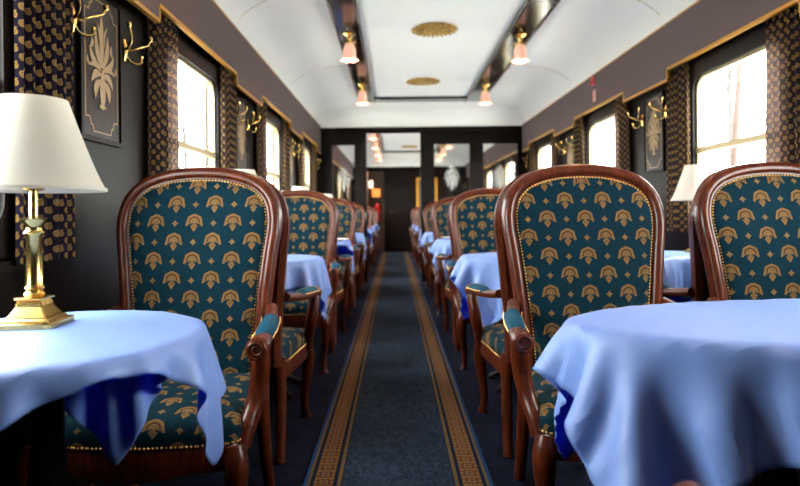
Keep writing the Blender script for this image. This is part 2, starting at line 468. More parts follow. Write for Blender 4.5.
# dark ceiling mouldings
tn = [0]
def trim(mb, mat, label, bev=0.006):
    tn[0] += 1
    return bevel(mb.build('trim_%d' % tn[0], mat, label=label, **S), bev)
def ceiling_frame(ya, yb, near, where):
    for side, x0, x1, xi in (('left', -0.46, -0.25, -0.25), ('right', 0.93, 1.16, 0.93)):
        t = trim(MB().box(x0, x1, ya, yb, ZT - 0.035, ZT + 0.005), 'ceiling_wood', 'dark polished ceiling beam along the %s %s' % (side, where))
        for xa in (x0 + 0.012, x1 - 0.012):
            MB().tube([(xa, ya, ZT - 0.037), (xa, yb, ZT - 0.037)], 0.012, 8).build('bead_moulding', 'ceiling_wood', t, True)
    trim(MB().box(-0.25, 0.93, yb - 0.2, yb, ZT - 0.035, ZT + 0.005), 'ceiling_wood', 'dark polished ceiling beam across the far end %s' % where)
    if near: trim(MB().box(-0.25, 0.93, ya, ya + 0.2, ZT - 0.035, ZT + 0.005), 'ceiling_wood', 'dark polished ceiling beam across the near end %s' % where)
ceiling_frame(Y0, 7.74, False, 'of the dining car')
ceiling_frame(8.9, 14.2, True, 'of the saloon beyond')

# partition with glazed panels and doorway
def partition():
    y0, y1 = YP, YP + 0.06
    m = MB(); zb, zt = 0.95, 1.93
    m.box(XL, -0.88, y0, y1, 0, ZC + 0.02); m.box(-0.545, -0.39, y0, y1, 0, ZC + 0.02)
    m.box(0.363, 0.545, y0, y1, 0, ZC + 0.02); m.box(1.06, 1.23, y0, y1, 0, ZC + 0.02); m.box(1.73, XR, y0, y1, 0, ZC + 0.02)
    for a, b in ((-0.88, -0.545), (0.545, 1.06), (1.23, 1.73)):
        m.box(a, b, y0, y1, 0, zb); m.box(a, b, y0, y1, zt, ZC + 0.02)
    m.box(-0.39, 0.363, y0, y1, 2.085, ZC + 0.02)
    w = m.build('wall_far', 'dark_wood', label='dark wood partition with open doorway and etched glass panes', **S)
    lun = MB(); lun.box(XL, XR, y0 + 0.01, y1 - 0.01, ZC + 0.02, 2.5); lun.build('lunette', 'paint', w)
    MB().box(XL, XR, y0 - 0.02, y0, ZC - 0.02, ZC + 0.03).build('cornice_rail', 'dark_wood', w)
    for a, b in ((-0.88, -0.545), (0.545, 1.06), (1.23, 1.73)):
        p = MB().box(a, b, y0 + 0.028, y0 + 0.032, zb, zt).build('pane', 'glass', w)
        cx = (a + b) / 2
        fr = MB()
        for (xa, xb, za, zc_) in ((a, a + 0.012, zb, zt), (b - 0.012, b, zb, zt), (a + 0.012, b - 0.012, zt - 0.012, zt), (a + 0.012, b - 0.012, zb, zb + 0.012)):
            fr.box(xa, xb, y0 - 0.004, y0 + 0.02, za, zc_)
        fr.build('pane_bead', 'dark_wood', w)
        e = MB(); motif(e, lambda u, v: (cx + u * 1.0, y0 + 0.0255, 1.42 + v * 1.0), (0, 0.001, 0), 0.36)
        e.build('etched_motif', 'etched', p)
    return w

# leaf-and-spray ornament shared by the inlay and the etched glass
def leaf_poly(p0, p1, bend, w, n=9):
    p0, p1 = np.array(p0, float), np.array(p1, float); d = p1 - p0; nrm = np.array([-d[1], d[0]]); L = np.linalg.norm(d); nrm = nrm / L
    Ls, Rs = [], []
    for k in range(n + 1):
        t = k / n; c = p0 + d * t + nrm * bend * math.sin(math.pi * t) * L
        ww = w * L * (math.sin(math.pi * min(1, t * 0.92 + 0.06)) ** 0.8)
        Ls.append(c + nrm * ww); Rs.append(c - nrm * ww)
    return Ls + Rs[::-1]
SPRAY = [((0, 0.06), (0, 0.62), 0, .085)]
for s_ in (1, -1):
    SPRAY += [((0.02 * s_, 0.06), (0.13 * s_, 0.44), -0.10 * s_, .11), ((0.03 * s_, 0.05), (0.27 * s_, 0.24), -0.16 * s_, .13), ((0.25 * s_, 0.22), (0.22 * s_, 0.36), 0.2 * s_, .17),
              ((0.03 * s_, 0.02), (0.29 * s_, 0.03), 0.16 * s_, .11), ((0.27 * s_, 0.03), (0.31 * s_, 0.13), -0.2 * s_, .2), ((0.02 * s_, -0.02), (0.24 * s_, -0.13), 0.2 * s_, .17),
              ((0.02 * s_, -0.08), (0.16 * s_, -0.30), 0.2 * s_, .18), ((0.05 * s_, 0.3), (0.12 * s_, 0.53), 0.12 * s_, .09)]
SPRAY += [((0, -0.40), (0, 0.05), 0, .14), ((-0.08, -0.37), (0.08, -0.37), 0, .14)]
def motif(mb, f, thick, size):
    for i_, (p0, p1, bd, w) in enumerate(SPRAY):
        q = leaf_poly(p0, p1, bd, w); n = len(q)
        vs = [Vector(f(u * size, v * size)) for u, v in q]; vs += [v + Vector(thick) * (1 + 0.12 * i_) for v in vs]
        mb.add(vs, [tuple(range(n)), tuple(range(2 * n - 1, n - 1, -1))] + [(i, (i + 1) % n, n + (i + 1) % n, n + i) for i in range(n)])
partition()

# far end wall of the saloon beyond, with a door and a side corridor
m = MB()
m.box(XL, -0.70, Y2, Y2 + 0.06, 0, 2.5); m.box(-0.70, -0.27, Y2, Y2 + 0.06, 2.02, 2.5); m.box(-0.27, XR, Y2, Y2 + 0.06, 0, 2.5)
wb = m.build('wall_beyond', 'dark_wood', label='dark end wall far beyond the doorway', **S)
dr = MB().box(-0.2, 0.52, Y2 - 0.03, Y2, 0, 2.0).build('door_1', 'dark_wood', label='dark closed door in the end wall far beyond', **S)
for z0, z1 in ((0.15, 0.85), (1.0, 1.85)):
    MB().ring(rrect(0, 0, 0.28, (z1 - z0) / 2, 0.01, 2), rrect(0, 0, 0.25, (z1 - z0) / 2 - 0.03, 0.01, 2), 0, 0.012)
    mm = MB().ring([(0.16 + y, (z0 + z1) / 2 + z) for y, z in rrect(0, 0, 0.28, (z1 - z0) / 2, 0.01, 2)], [(0.16 + y, (z0 + z1) / 2 + z) for y, z in rrect(0, 0, 0.25, (z1 - z0) / 2 - 0.03, 0.01, 2)], 0, 0.012)
    mm.v = [(y, Y2 - 0.03 - x, z) for x, y, z in mm.v]; mm.build('door_moulding', 'dark_wood', dr)
MB().tube([(-0.14, Y2 - 0.03, 1.0), (-0.14, Y2 - 0.08, 1.0), (-0.05, Y2 - 0.08, 1.0)], 0.01, 8).build('door_handle', 'brass', dr, True)
MB().box(-0.75, -0.70, Y2 + 0.06, 18, 0, 2.3).box(-0.27, -0.22, Y2 + 0.06, 18, 0, 2.3).box(-0.75, -0.22, 17.9, 18, 0, 2.3).box(-0.75, -0.22, Y2 + 0.06, 18, 2.3, 2.35).build('wall_corridor', 'corridor', label='narrow brown corridor beside the far end wall', **S)

# ------------------------------------------------------------------ windows
wi = [0]
def window(side, c):
    wi[0] += 1
    xi, d = (XL, -1) if side == 'left' else (XR, 1)
    room = 'beyond the partition' if c > YP else 'of the dining car'
    w = empty('window_%d' % wi[0], (xi, c, WZ0), kind='structure', label='carriage window with rounded frame and mid rail in the %s wall %s' % (side, room))
    cz = (WZ1 - WZ0) / 2
    MB().ring(rrect(0, cz, 0.50, 0.505, 0.03), rrect(0, cz, 0.43, 0.43, 0.09), -d * 0.016, d * 0.05).build('window_frame', 'dark_wood', w, True)
    MB().ring(rrect(0, cz, 0.4305, 0.4305, 0.09), rrect(0, cz, 0.412, 0.412, 0.08), d * 0.004, d * 0.04).build('metal_bead', 'dull_brass', w, True)
    MB().box(min(0, d * 0.045), max(0, d * 0.045), -0.43, 0.43, 0.445, 0.478).build('mid_rail', 'dull_brass', w)
    MB().box(min(d * .028, d * .032), max(d * .028, d * .032), -0.43, 0.43, 0.05, 0.445).build('pane', 'glass', w)
    MB().box(min(d * .034, d * .038), max(d * .034, d * .038), -0.43, 0.43, 0.478, 0.92).build('pane', 'glass', w)
    L = bpy.data.lights.new('daylight_portal', 'AREA'); L.shape = 'RECTANGLE'; L.size = 0.9; L.size_y = 0.93; L.cycles.is_portal = True
    o = bpy.data.objects.new('daylight_portal', L); C.objects.link(o)
    o.location = (xi + d * 0.09, c, (WZ0 + WZ1) / 2); o.rotation_euler = (0, R(90) * (1 if d > 0 else -1), 0)
for side in ('left', 'right'):
    for c in WINS + WINS2: window(side, c)

# ------------------------------------------------------------------ pelmets
def pelmet(side):
    x, d = (VL, -1) if side == 'left' else (VR, 1)
    xa, xb = min(x, x + d * 0.02), max(x, x + d * 0.02)
    zt = ZC + 0.04
    edges = [Y0 + 0.005]
    segs = []; y = Y0 + 0.005
    for r in ROWS:
        if r - 0.37 > y: segs.append((y, r - 0.37, 1.87)); y = r - 0.37
        segs.append((y, min(r + 0.37, YP - 0.03), 1.80)); y = min(r + 0.37, YP - 0.03)
    if y < YP - 0.03:
        segs.append((y, 7.84, 1.87)); segs.append((7.84, YP - 0.03, 1.80))
    m = MB(); g = MB()
    for ya, yb, z in segs: m.box(xa, xb, ya, yb, z, zt, (1, 2))
    # top board closes the pelmet against the wall
    xw = XL if side == 'left' else XR
    root = empty('window_pelmet', (0, 0, 0), label='long mauve patterned pelmet with stepped gold edge on the %s wall' % side, category='pelmet')
    m.build('fabric_pelmet', 'pelmet', root)
    t = 0.013
    ga, gb = (xa - 0.002, xb) if d > 0 else (xa, xb + 0.002)
    for i, (ya, yb, z) in enumerate(segs):
        g.box(ga, gb, ya, yb, z - 0.004, z + t)
        if i and segs[i - 1][2] != z: g.box(ga, gb, ya - t / 2, ya + t / 2, min(z, segs[i - 1][2]) + t, max(z, segs[i - 1][2]) - 0.004)
    g.build('gold_braid', 'gilt', root)
    MB().box(ga, gb, Y0 + 0.005, YP - 0.03, zt - 0.004, zt + 0.006).build('top_braid', 'gilt', root)
    a, b = (xw, xa) if side == 'left' else (xb, xw)
    MB().box(a, b, Y0 + 0.005, YP - 0.03, zt - 0.03, zt).build('pelmet_board', 'dark_wood', root)
    # saloon beyond
    root2 = empty('window_pelmet', (0, 0, 0), label='mauve pelmet on the %s wall seen beyond the partition' % side, category='pelmet')
    MB().box(xa, xb, YP + 0.07, Y2 - 0.02, 1.84, zt, (1, 2)).build('fabric_pelmet', 'pelmet', root2)
    MB().box(ga, gb, YP + 0.07, Y2 - 0.02, 1.836, 1.853).build('gold_braid', 'gilt', root2)
    MB().box(a, b, YP + 0.07, Y2 - 0.02, zt - 0.03, zt).build('pelmet_board', 'dark_wood', root2)
pelmet('left'); pelmet('right')

# ------------------------------------------------------------------ curtains
def curtain_mesh(seed):
    r = random.Random(seed); n = 64; rows = 12; W = 0.31
    ph = [r.uniform(0, 6.28) for _ in range(3)]
    vs, uv = [], []
    for j in range(rows + 1):
        t = j / rows; z = 1.90 - 1.08 * t
        flare = 0.92 + 0.10 * t
        s = 0.0; px = None
        for i in range(n + 1):
            u = i / n
            yy = (u - 0.5) * W * flare + 0.006 * math.sin(ph[2] + u * 9 + t * 2)
            amp = 0.017 + 0.004 * math.sin(ph[0] + 5 * u)
            xx = amp * math.sin(2 * math.pi * (5.5 * u) + ph[1] + 0.5 * math.sin(t * 2 + ph[0]))
            if px is not None: s += math.hypot(xx - px[0], yy - px[1])
            px = (xx, yy); vs.append((xx, yy, z)); uv.append((s, z))
    k = n + 1
    fs = [(j * k + i, j * k + i + 1, (j + 1) * k + i + 1, (j + 1) * k + i) for j in range(rows) for i in range(n)]
    return MB().add(vs, fs, uv)
cm = [curtain_mesh(s).mesh('curtain', 'curtain', True) for s in (1, 2, 3)]
for c_ in cm: pass
NTH = ['nearest', 'second', 'third', 'fourth', 'fifth', 'sixth']
for side in ('left', 'right'):
    x = -1.063 if side == 'left' else 1.823
    k = 0
    for wdw in WINS + WINS2:
        for s_ in (-1, 1):
            y = wdw + (0.59 if s_ > 0 else -0.47)
            if y > Y2 - 0.2: continue
            o = bpy.data.objects.new('window_curtain', cm[k % 3]); C.objects.link(o)
            o.location = (x, y, 0)
            if wdw > YP:
                n_ = NTH[WINS2.index(wdw)]
                lab = 'curtain on the %s edge of the %s %s window beyond the partition' % ('near' if s_ < 0 else 'far', n_, side)
                grp = 'curtains beyond the partition'
            else:
                lab = 'navy curtain with gold paisley at the %s edge of the %s %s window' % ('near' if s_ < 0 else 'far', NTH[WINS.index(wdw)], side)
                grp = 'paisley curtains of the dining car'
            o['label'] = lab; o['category'] = 'curtain'; o['group'] = grp
            k += 1

# ------------------------------------------------------------------ inlaid pier panels and coat hooks
def pier_panel(side, y, idx):
    x, d = (XL, 1) if side == 'left' else (XR, -1)
    hy, z0, z1 = 0.14, 1.24, 1.77
    cz = (z0 + z1) / 2
    o = MB().box(min(x, x + d * .012), max(x, x + d * .012), y - hy, y + hy, z0, z1).build('marquetry_panel', 'panel_veneer',
        label='marquetry panel with pale flower spray on the %s %s pier' % (NTH[idx], side), category='wall panel', group='marquetry panels between the windows')
    bevel(o, 0.004)
    xf = x + d * 0.012
    f = MB(); motif(f, lambda u, v: (xf, y + u, cz - 0.02 + v), (d * 0.0012, 0, 0), 0.34); f.build('flower_inlay', 'inlay', o)
    def notched(hy, hz, q):
        pts = []
        for sy, sz, rev in ((1, 1, 0), (-1, 1, 1), (-1, -1, 0), (1, -1, 1)):
            c = [(y + sy * hy, cz + sz * (hz - q)), (y + sy * (hy - q * .55), cz + sz * (hz - q)), (y + sy * (hy - q * .75), cz + sz * (hz - q * .5)), (y + sy * (hy - q), cz + sz * (hz - q * .4)), (y + sy * (hy - q * 1.1), cz + sz * hz)]
            pts += c[::-1] if rev else c
        return pts
    MB().ring(notched(0.122, 0.245, 0.05), notched(0.117, 0.240, 0.05), xf, xf + d * 0.0012).build('inlay_border', 'inlay', o)
    fr = MB().ring(rrect(y, cz, hy + 0.015, (z1 - z0) / 2 + 0.015, 0.004, 1), rrect(y, cz, hy, (z1 - z0) / 2, 0.003, 1), x, x + d * 0.018)
    fr.build('panel_moulding', 'dark_wood', o)
hook_src = {}
def coat_hook(side, y, lab):
    d = 1 if side == 'left' else -1
    x = XL if side == 'left' else XR
    if side not in hook_src:
        r = empty('coat_hook')
        MB().box(min(0, d * .006), max(0, d * .006), -0.014, 0.014, -0.05, 0.05).tube([(d * .004, 0, -0.055), (d * .01, 0, 0), (d * .004, 0, 0.055)], [0.01, 0.017, 0.01], 10).build('back_plate', 'brass', r, True)
        for s_ in (1, -1):
            p = spline([(d * .01, 0, 0.01), (d * .03, s_ * .02, 0.005), (d * .058, s_ * .05, 0.03), (d * .074, s_ * .09, 0.05), (d * .077, s_ * .115, 0.08)], 5)
            MB().tube(p, [0.0075 - 0.002 * i / len(p) for i in range(len(p))], 8).build('upper_arm', 'brass', r, True)
            MB().lathe([(0.0001, -0.018), (0.008, -0.015), (0.011, -0.002), (0.010, 0.01), (0.0001, 0.018)], 10, (d * .077, s_ * .118, 0.092)).build('knob', 'brass', r, True)
        p = spline([(d * .01, 0, -0.01), (d * .025, .01, -0.05), (d * .045, .03, -0.062), (d * .06, .05, -0.05), (d * .06, .055, -0.03)], 5)
        MB().tube(p, 0.0065, 8).build('lower_hook', 'brass', r, True)
        MB().lathe([(0.0001, -0.01), (0.008, -0.006), (0.009, 0.004), (0.0001, 0.011)], 10, (d * .06, .055, -0.022)).build('hook_tip', 'brass', r, True)
        hook_src[side] = r; o = r
    else: o = copy_tree(hook_src[side])
    o.location = (x, y, 1.625); o.scale = (0.95, 0.85, 0.8); o['label'] = lab; o['category'] = 'coat hook'; o['group'] = 'brass coat hooks on the piers'
for side in ('left', 'right'):
    for i, r in enumerate(ROWS[1:]):
        if r < 7.5:
            pier_panel(side, r - 0.01, i)
            coat_hook(side, r - 0.20, 'brass double coat hook on the near side of the %s %s pier' % (NTH[i], side))
            coat_hook(side, r + 0.185, 'brass double coat hook on the far side of the %s %s pier' % (NTH[i], side))
    coat_hook(side, 8.05, 'brass double coat hook on the %s wall next to the partition' % side)

# ------------------------------------------------------------------ runner
rn = MB().box(-0.332, 0.332, Y0 + 0.05, Y2 - 0.1, 0.0, 0.008).build('carpet_runner', 'runner', label='long blue runner carpet with golden patterned borders down the aisle', category='carpet')

# ------------------------------------------------------------------ armchair
def back_y(z): return 0.185 + (z - 0.40) * 0.145 + 0.02 * ((z - 0.75) / 0.35) ** 2
half_out = [(0.238, 0.36), (0.240, 0.46), (0.250, 0.58), (0.262, 0.70), (0.276, 0.82), (0.287, 0.905), (0.284, 0.968), (0.264, 1.028), (0.216, 1.078), (0.15, 1.107), (0.075, 1.122), (0.0, 1.126)]
hs = spline(half_out, 4)
OUT = hs + [(-x, z) for x, z in hs[::-1][1:]]
def offset_line(P, d):
    out = []
    for i, p in enumerate(P):
        a = np.array(P[max(i - 1, 0)]); b = np.array(P[min(i + 1, len(P) - 1)]); t = (b - a); t = t / np.linalg.norm(t)
        out.append((p[0] - t[1] * d, p[1] + t[0] * d))
    return out
def make_chair():
    root = empty('armchair')
    # back frame: moulded profile swept round the arch (w = inward offset, y = depth)
    prof = [(0.0, 0.018), (0.0, -0.014), (0.004, -0.024), (0.012, -0.031), (0.024, -0.034), (0.036, -0.031), (0.043, -0.025), (0.046, -0.020), (0.053, -0.019), (0.055, -0.012), (0.055, 0.022), (0.025, 0.03)]
    prof = [(w * 0.85, y) for w, y in prof]
    rows = [offset_line(OUT, w) for w, _ in prof]; n = len(OUT); k = len(prof)
    vs = [(rows[j][i][0], back_y(rows[j][i][1]) + prof[j][1], rows[j][i][1]) for i in range(n) for j in range(k)]
    fs = [(i * k + j, i * k + (j + 1) % k, (i + 1) * k + (j + 1) % k, (i + 1) * k + j) for i in range(n - 1) for j in range(k)]
    fs += [tuple(range(k)), tuple((n - 1) * k + j for j in reversed(range(k)))]
    MB().add(vs, fs).build('back_frame', 'mahogany', root, True)
    # padded back: rings shrinking to the centre
    IN = offset_line(OUT, 0.044)
    IN = [p for p in IN if p[1] > 0.385]; IN = [(IN[0][0], 0.385)] + IN + [(-IN[0][0], 0.385)]
    base = [(0.21 * s, 0.385) for s in (-0.6, -0.2, 0.2, 0.6)]
    loop = IN + base; n = len(loop); cx, cz = 0, 0.76
    m = MB(); vs = []; uv = []
    sc = [1.0, 0.985, 0.96, 0.9, 0.78, 0.6, 0.4, 0.2, 0.0]; dome = [0.0, 0.012, 0.02, 0.027, 0.034, 0.039, 0.042, 0.043, 0.043]
    for s, d in zip(sc, dome):
        for x, z in loop:
            X, Z = cx + (x - cx) * s, cz + (z - cz) * s
            vs.append((X, back_y(Z) - 0.008 - d, Z)); uv.append((X + 0.004, Z + 0.01))
    fs = [(j * n + i, j * n + (i + 1) % n, (j + 1) * n + (i + 1) % n, (j + 1) * n + i) for j in range(len(sc) - 1) for i in range(n)]
    o = len(vs)
    for s, d in ((1.0, 0.0), (0.96, 0.006), (0.6, 0.01), (0.0, 0.01)):
        for x, z in loop:
            X, Z = cx + (x - cx) * s, cz + (z - cz) * s
            vs.append((X, back_y(Z) + 0.018 + d, Z)); uv.append((X, Z + 0.01))
    fs += [(o + j * n + i, o + (j + 1) * n + i, o + (j + 1) * n + (i + 1) % n, o + j * n + (i + 1) % n) for j in range(3) for i in range(n)]
    fs += [(i, o + i, o + (i + 1) % n, (i + 1) % n) for i in range(n)]
    m.add(vs, fs, uv); back = m.build('backrest', 'upholstery', root, True)
    # nails
    def nails(mb, path, sp, push, r=0.0042):
        P = [Vector(p) for p in path]; acc = 0.0
        for i in range(len(P) - 1):
            L = (P[i + 1] - P[i]).length; t = (P[i + 1] - P[i]) / max(L, 1e-6); q = acc
            nrm = Vector(push[i] if isinstance(push, list) else push).normalized(); side = t.cross(nrm).normalized()
            while q < L:
                c = P[i] + t * q
                ring = [c + t * (r * math.cos(a)) + side * (r * math.sin(a)) for a in [2 * math.pi * h / 6 for h in range(6)]]
                r2 = [c + nrm * r * 0.55 + (v - c) * 0.6 for v in ring]
                mb.add(ring + r2 + [c + nrm * r * 0.8], [(h, (h + 1) % 6, 6 + (h + 1) % 6, 6 + h) for h in range(6)] + [(6 + h, 6 + (h + 1) % 6, 12) for h in range(6)])
                q += sp
            acc = q - L
    nb = MB(); IL = offset_line(OUT, 0.0495); IL = [p for p in IL if p[1] > 0.40]
    nails(nb, [(x, back_y(z) - 0.021, z) for x, z in IL], 0.0112, (0, -1, 0.1), 0.0042)
    nb.build('nail_trim', 'nail_brass', root, True, kind='stuff')
    # seat: rounded trapezoid
    def seat_loop(f=1.0, n=10):
        pts = [(-0.275, -0.225), (-0.262, -0.268), (-0.21, -0.287), (-0.10, -0.303), (0, -0.308), (0.10, -0.303), (0.21, -0.287), (0.262, -0.268), (0.275, -0.225),
               (0.262, -0.08), (0.248, 0.07), (0.232, 0.18), (0.20, 0.19), (0, 0.192), (-0.20, 0.19), (-0.232, 0.18), (-0.248, 0.07), (-0.262, -0.08)]
        return [(x * f, -0.05 + (y + 0.05) * f) for x, y in spline(pts, 3, True)]
    L = seat_loop(); n = len(L)
    vs, uv = [], []
    for f, z in ((1.0, 0.352), (1.012, 0.372), (1.0, 0.395), (0.965, 0.412), (0.9, 0.422), (0.75, 0.432), (0.5, 0.438), (0.25, 0.44), (0.0, 0.44)):
        for x, y in seat_loop(f): vs.append((x, y, z)); uv.append((x, y * 1.0 - (0.0 if z > 0.4 else (0.412 - z)) + 0.02))
    fs = [(j * n + i, j * n + (i + 1) % n, (j + 1) * n + (i + 1) % n, (j + 1) * n + i) for j in range(8) for i in range(n)] + [tuple(range(n))]
    MB().add(vs, fs, uv).build('seat', 'upholstery', root, True)
    # seat rail
    vs = []
    for f, z in ((0.985, 0.352), (1.0, 0.345), (1.0, 0.30), (0.99, 0.285), (0.955, 0.28), (0.86, 0.28), (0.86, 0.352)):
        for i, (x, y) in enumerate(seat_loop(f)):
            zz = z - (0.018 * max(0, 1 - (x / 0.16) ** 2) if (y < -0.15 and z < 0.3) else 0)
            vs.append((x, y, zz))
    fs = [(j * n + i, j * n + (i + 1) % n, ((j + 1) % 7) * n + (i + 1) % n, ((j + 1) % 7) * n + i) for j in range(7) for i in range(n)]
    MB().add(vs, fs).build('seat_rail', 'mahogany', root, True)
    ns = MB(); LL = seat_loop(1.006); front = [p for p in LL]
    i0 = max(range(n), key=lambda i: (LL[i][1] > 0.15) * 1 + LL[i][0] * 0)  # any back point
    ring = LL + [LL[0]]; pts = [(x, y, 0.357) for x, y in ring]
    push = [(Vector((ring[i][0], ring[i][1] + 0.05, 0))) for i in range(len(ring) - 1)]
    keep = [i for i in range(len(ring) - 1) if ring[i][1] < 0.17]
    for i in keep: nails(ns, pts[i:i + 2], 0.0112, push[i], 0.0036)
    ns.build('nail_trim', 'nail_brass', root, True, kind='stuff')
    # legs
    for s in (-1, 1):
        p = spline([(s * .262, -.262, .345), (s * .272, -.274, .29), (s * .268, -.27, .20), (s * .256, -.258, .10), (s * .258, -.264, .035), (s * .264, -.272, 0.0)], 4)
        ra = spline([(.028, 0), (.032, 0), (.025, 0), (.0185, 0), (.018, 0), (.024, 0)], 4)
        MB().tube(p, [a[0] for a in ra], 12, (1.0, 1.0)).build('leg', 'mahogany', root, True)
        p = spline([(s * .230, .190, .39), (s * .232, .19, .28), (s * .236, .215, .12), (s * .240, .250, 0.0)], 4)
        MB().tube(p, [0.026 - 0.007 * i / len(p) for i in range(len(p))], 8).build('leg', 'mahogany', root, True)
    # arms
    for s in (-1, 1):
        p = spline([(s * .258, back_y(.64) - .005, .632), (s * .278, .13, .618), (s * .300, .02, .608), (s * .314, -.09, .604), (s * .318, -.17, .600), (s * .318, -.205, .592)], 4)
        ra = spline([(.020, 0), (.019, 0), (.0185, 0), (.020, 0), (.024, 0), (.026, 0)], 4)
        a = MB(); a.tube(p, [q[0] for q in ra], 12, (1.15, 0.9))
        q = spline([(s * .318, -.190, .592), (s * .316, -.178, .545), (s * .308, -.166, .49), (s * .296, -.178, .43), (s * .284, -.215, .38), (s * .274, -.232, .335)], 4)
        a.tube(q, [0.023 + 0.003 * math.sin(i / len(q) * 6.28) + 0.004 * (i / len(q)) for i in range(len(q))], 12)
        arm = a.build('arm', 'mahogany', root, True)
        sc_ = MB()   # scroll volute facing forward
        cx_, cz_ = s * .316, .590
        sc_.lathe([(0.0001, -.02), (.028, -.02), (.031, -.012), (.031, .03), (.026, .036), (0.0001, .036)], 18)
        sc_.v = [(cx_ + x, -.20 - z, cz_ + y) for x, y, z in sc_.v]
        spi = [(cx_ + s * (0.005 + 0.020 * t) * math.cos(t * 11), -.2365, cz_ + (0.005 + 0.020 * t) * math.sin(t * 11)) for t in [k_ / 26 for k_ in range(27)]]
        sc_.tube(spi, [0.0025 + 0.003 * k_ / 26 for k_ in range(27)], 6)
        sc_.build('scroll', 'mahogany', arm, True)
        pd = MB(); n1, n2 = 12, 10; vs = []; uv = []
        for i in range(n1 + 1):
            t = i / n1; yy = .085 - .265 * t
            xx = np.interp(yy, [-.205, -.09, .02, .13], [.318, .314, .300, .278]) * s; zz = np.interp(yy, [-.205, -.09, .02, .13], [.592, .604, .608, .618])
            e = max(0.02, (1 - abs(2 * t - 1) ** 4)) ** 0.5
            for j in range(n2):
                b = math.pi * j / (n2 - 1)
                vs.append((xx + .030 * e * math.cos(b), yy, zz + .008 + .026 * e * math.sin(b))); uv.append((xx + .03 * math.cos(b), yy))
        fs = [(i * n2 + j, i * n2 + j + 1, (i + 1) * n2 + j + 1, (i + 1) * n2 + j) for i in range(n1) for j in range(n2 - 1)]
        pd.add(vs, fs, uv).build('arm_pad', 'teal_plain', arm, True)
        nn = MB()
        for sx in (-1, 1):
            pts = [(np.interp(yy, [-.205, -.09, .02, .13], [.318, .314, .300, .278]) * s + sx * .029, yy, np.interp(yy, [-.205, -.09, .02, .13], [.592, .604, .608, .618]) + .011) for yy in np.linspace(.07, -.165, 12)]
            nails(nn, pts, 0.0105, (sx, 0, 0.3), 0.0036)
        nn.build('nail_trim', 'nail_brass', arm, True, kind='stuff')
    return root
chair0 = make_chair(); used = [False]
def place_chair(x, y, away, label, group):
    o = chair0 if not used[0] else copy_tree(chair0); used[0] = True
    o.location = (x, y, 0); o.rotation_euler = (0, 0, R(180) if away else R(random.uniform(-1.2, 1.2)))
    o['label'] = label; o['category'] = 'armchair'; o['group'] = group
    return o
POS = [('left', -0.69), ('right aisle', 0.67), ('right window', 1.372)]
for k in range(-1, 4):
    nth = {-1: 'camera', 0: 'first', 1: 'second', 2: 'third', 3: 'fourth'}[k]
    for side, x in POS:
        if k >= 0:
            dy = 0.04 if side != 'left' else 0.0
            place_chair(x, 1.815 + dy + PER * k, False, 'teal palmette armchair facing the camera, %s row back, %s side' % (nth, side) if k else 'teal palmette armchair facing the camera, nearest row, %s side' % side, 'armchairs facing the camera')
        if k < 3:
            yy = 2.51 + PER * k + (0.03 if side != 'left' else 0) if k >= 0 else 0.49
            place_chair(x + (0.055 if side == 'right window' and k >= 0 else 0), yy, True, ('carved armchair at the bottom edge on the %s, only its arm scroll showing' % side) if k < 0 else 'armchair turned away, back to back behind the %s facing chair, %s side' % ('nearest' if k == 0 else nth, side), 'armchairs turned away from the camera')
for k, y in enumerate((10.0, 12.0, 13.95)):
    for side, x in (POS[0], POS[1]):
        place_chair(x, y, False, 'blurred armchair beyond the doorway, %s row, %s side' % (NTH[k], side.split()[0]), 'armchairs in the saloon beyond')
        if k < 2: place_chair(x, y + 0.69, True, 'blurred armchair beyond the doorway turned away, %s row, %s side' % (NTH[k], side.split()[0]), 'armchairs in the saloon beyond')

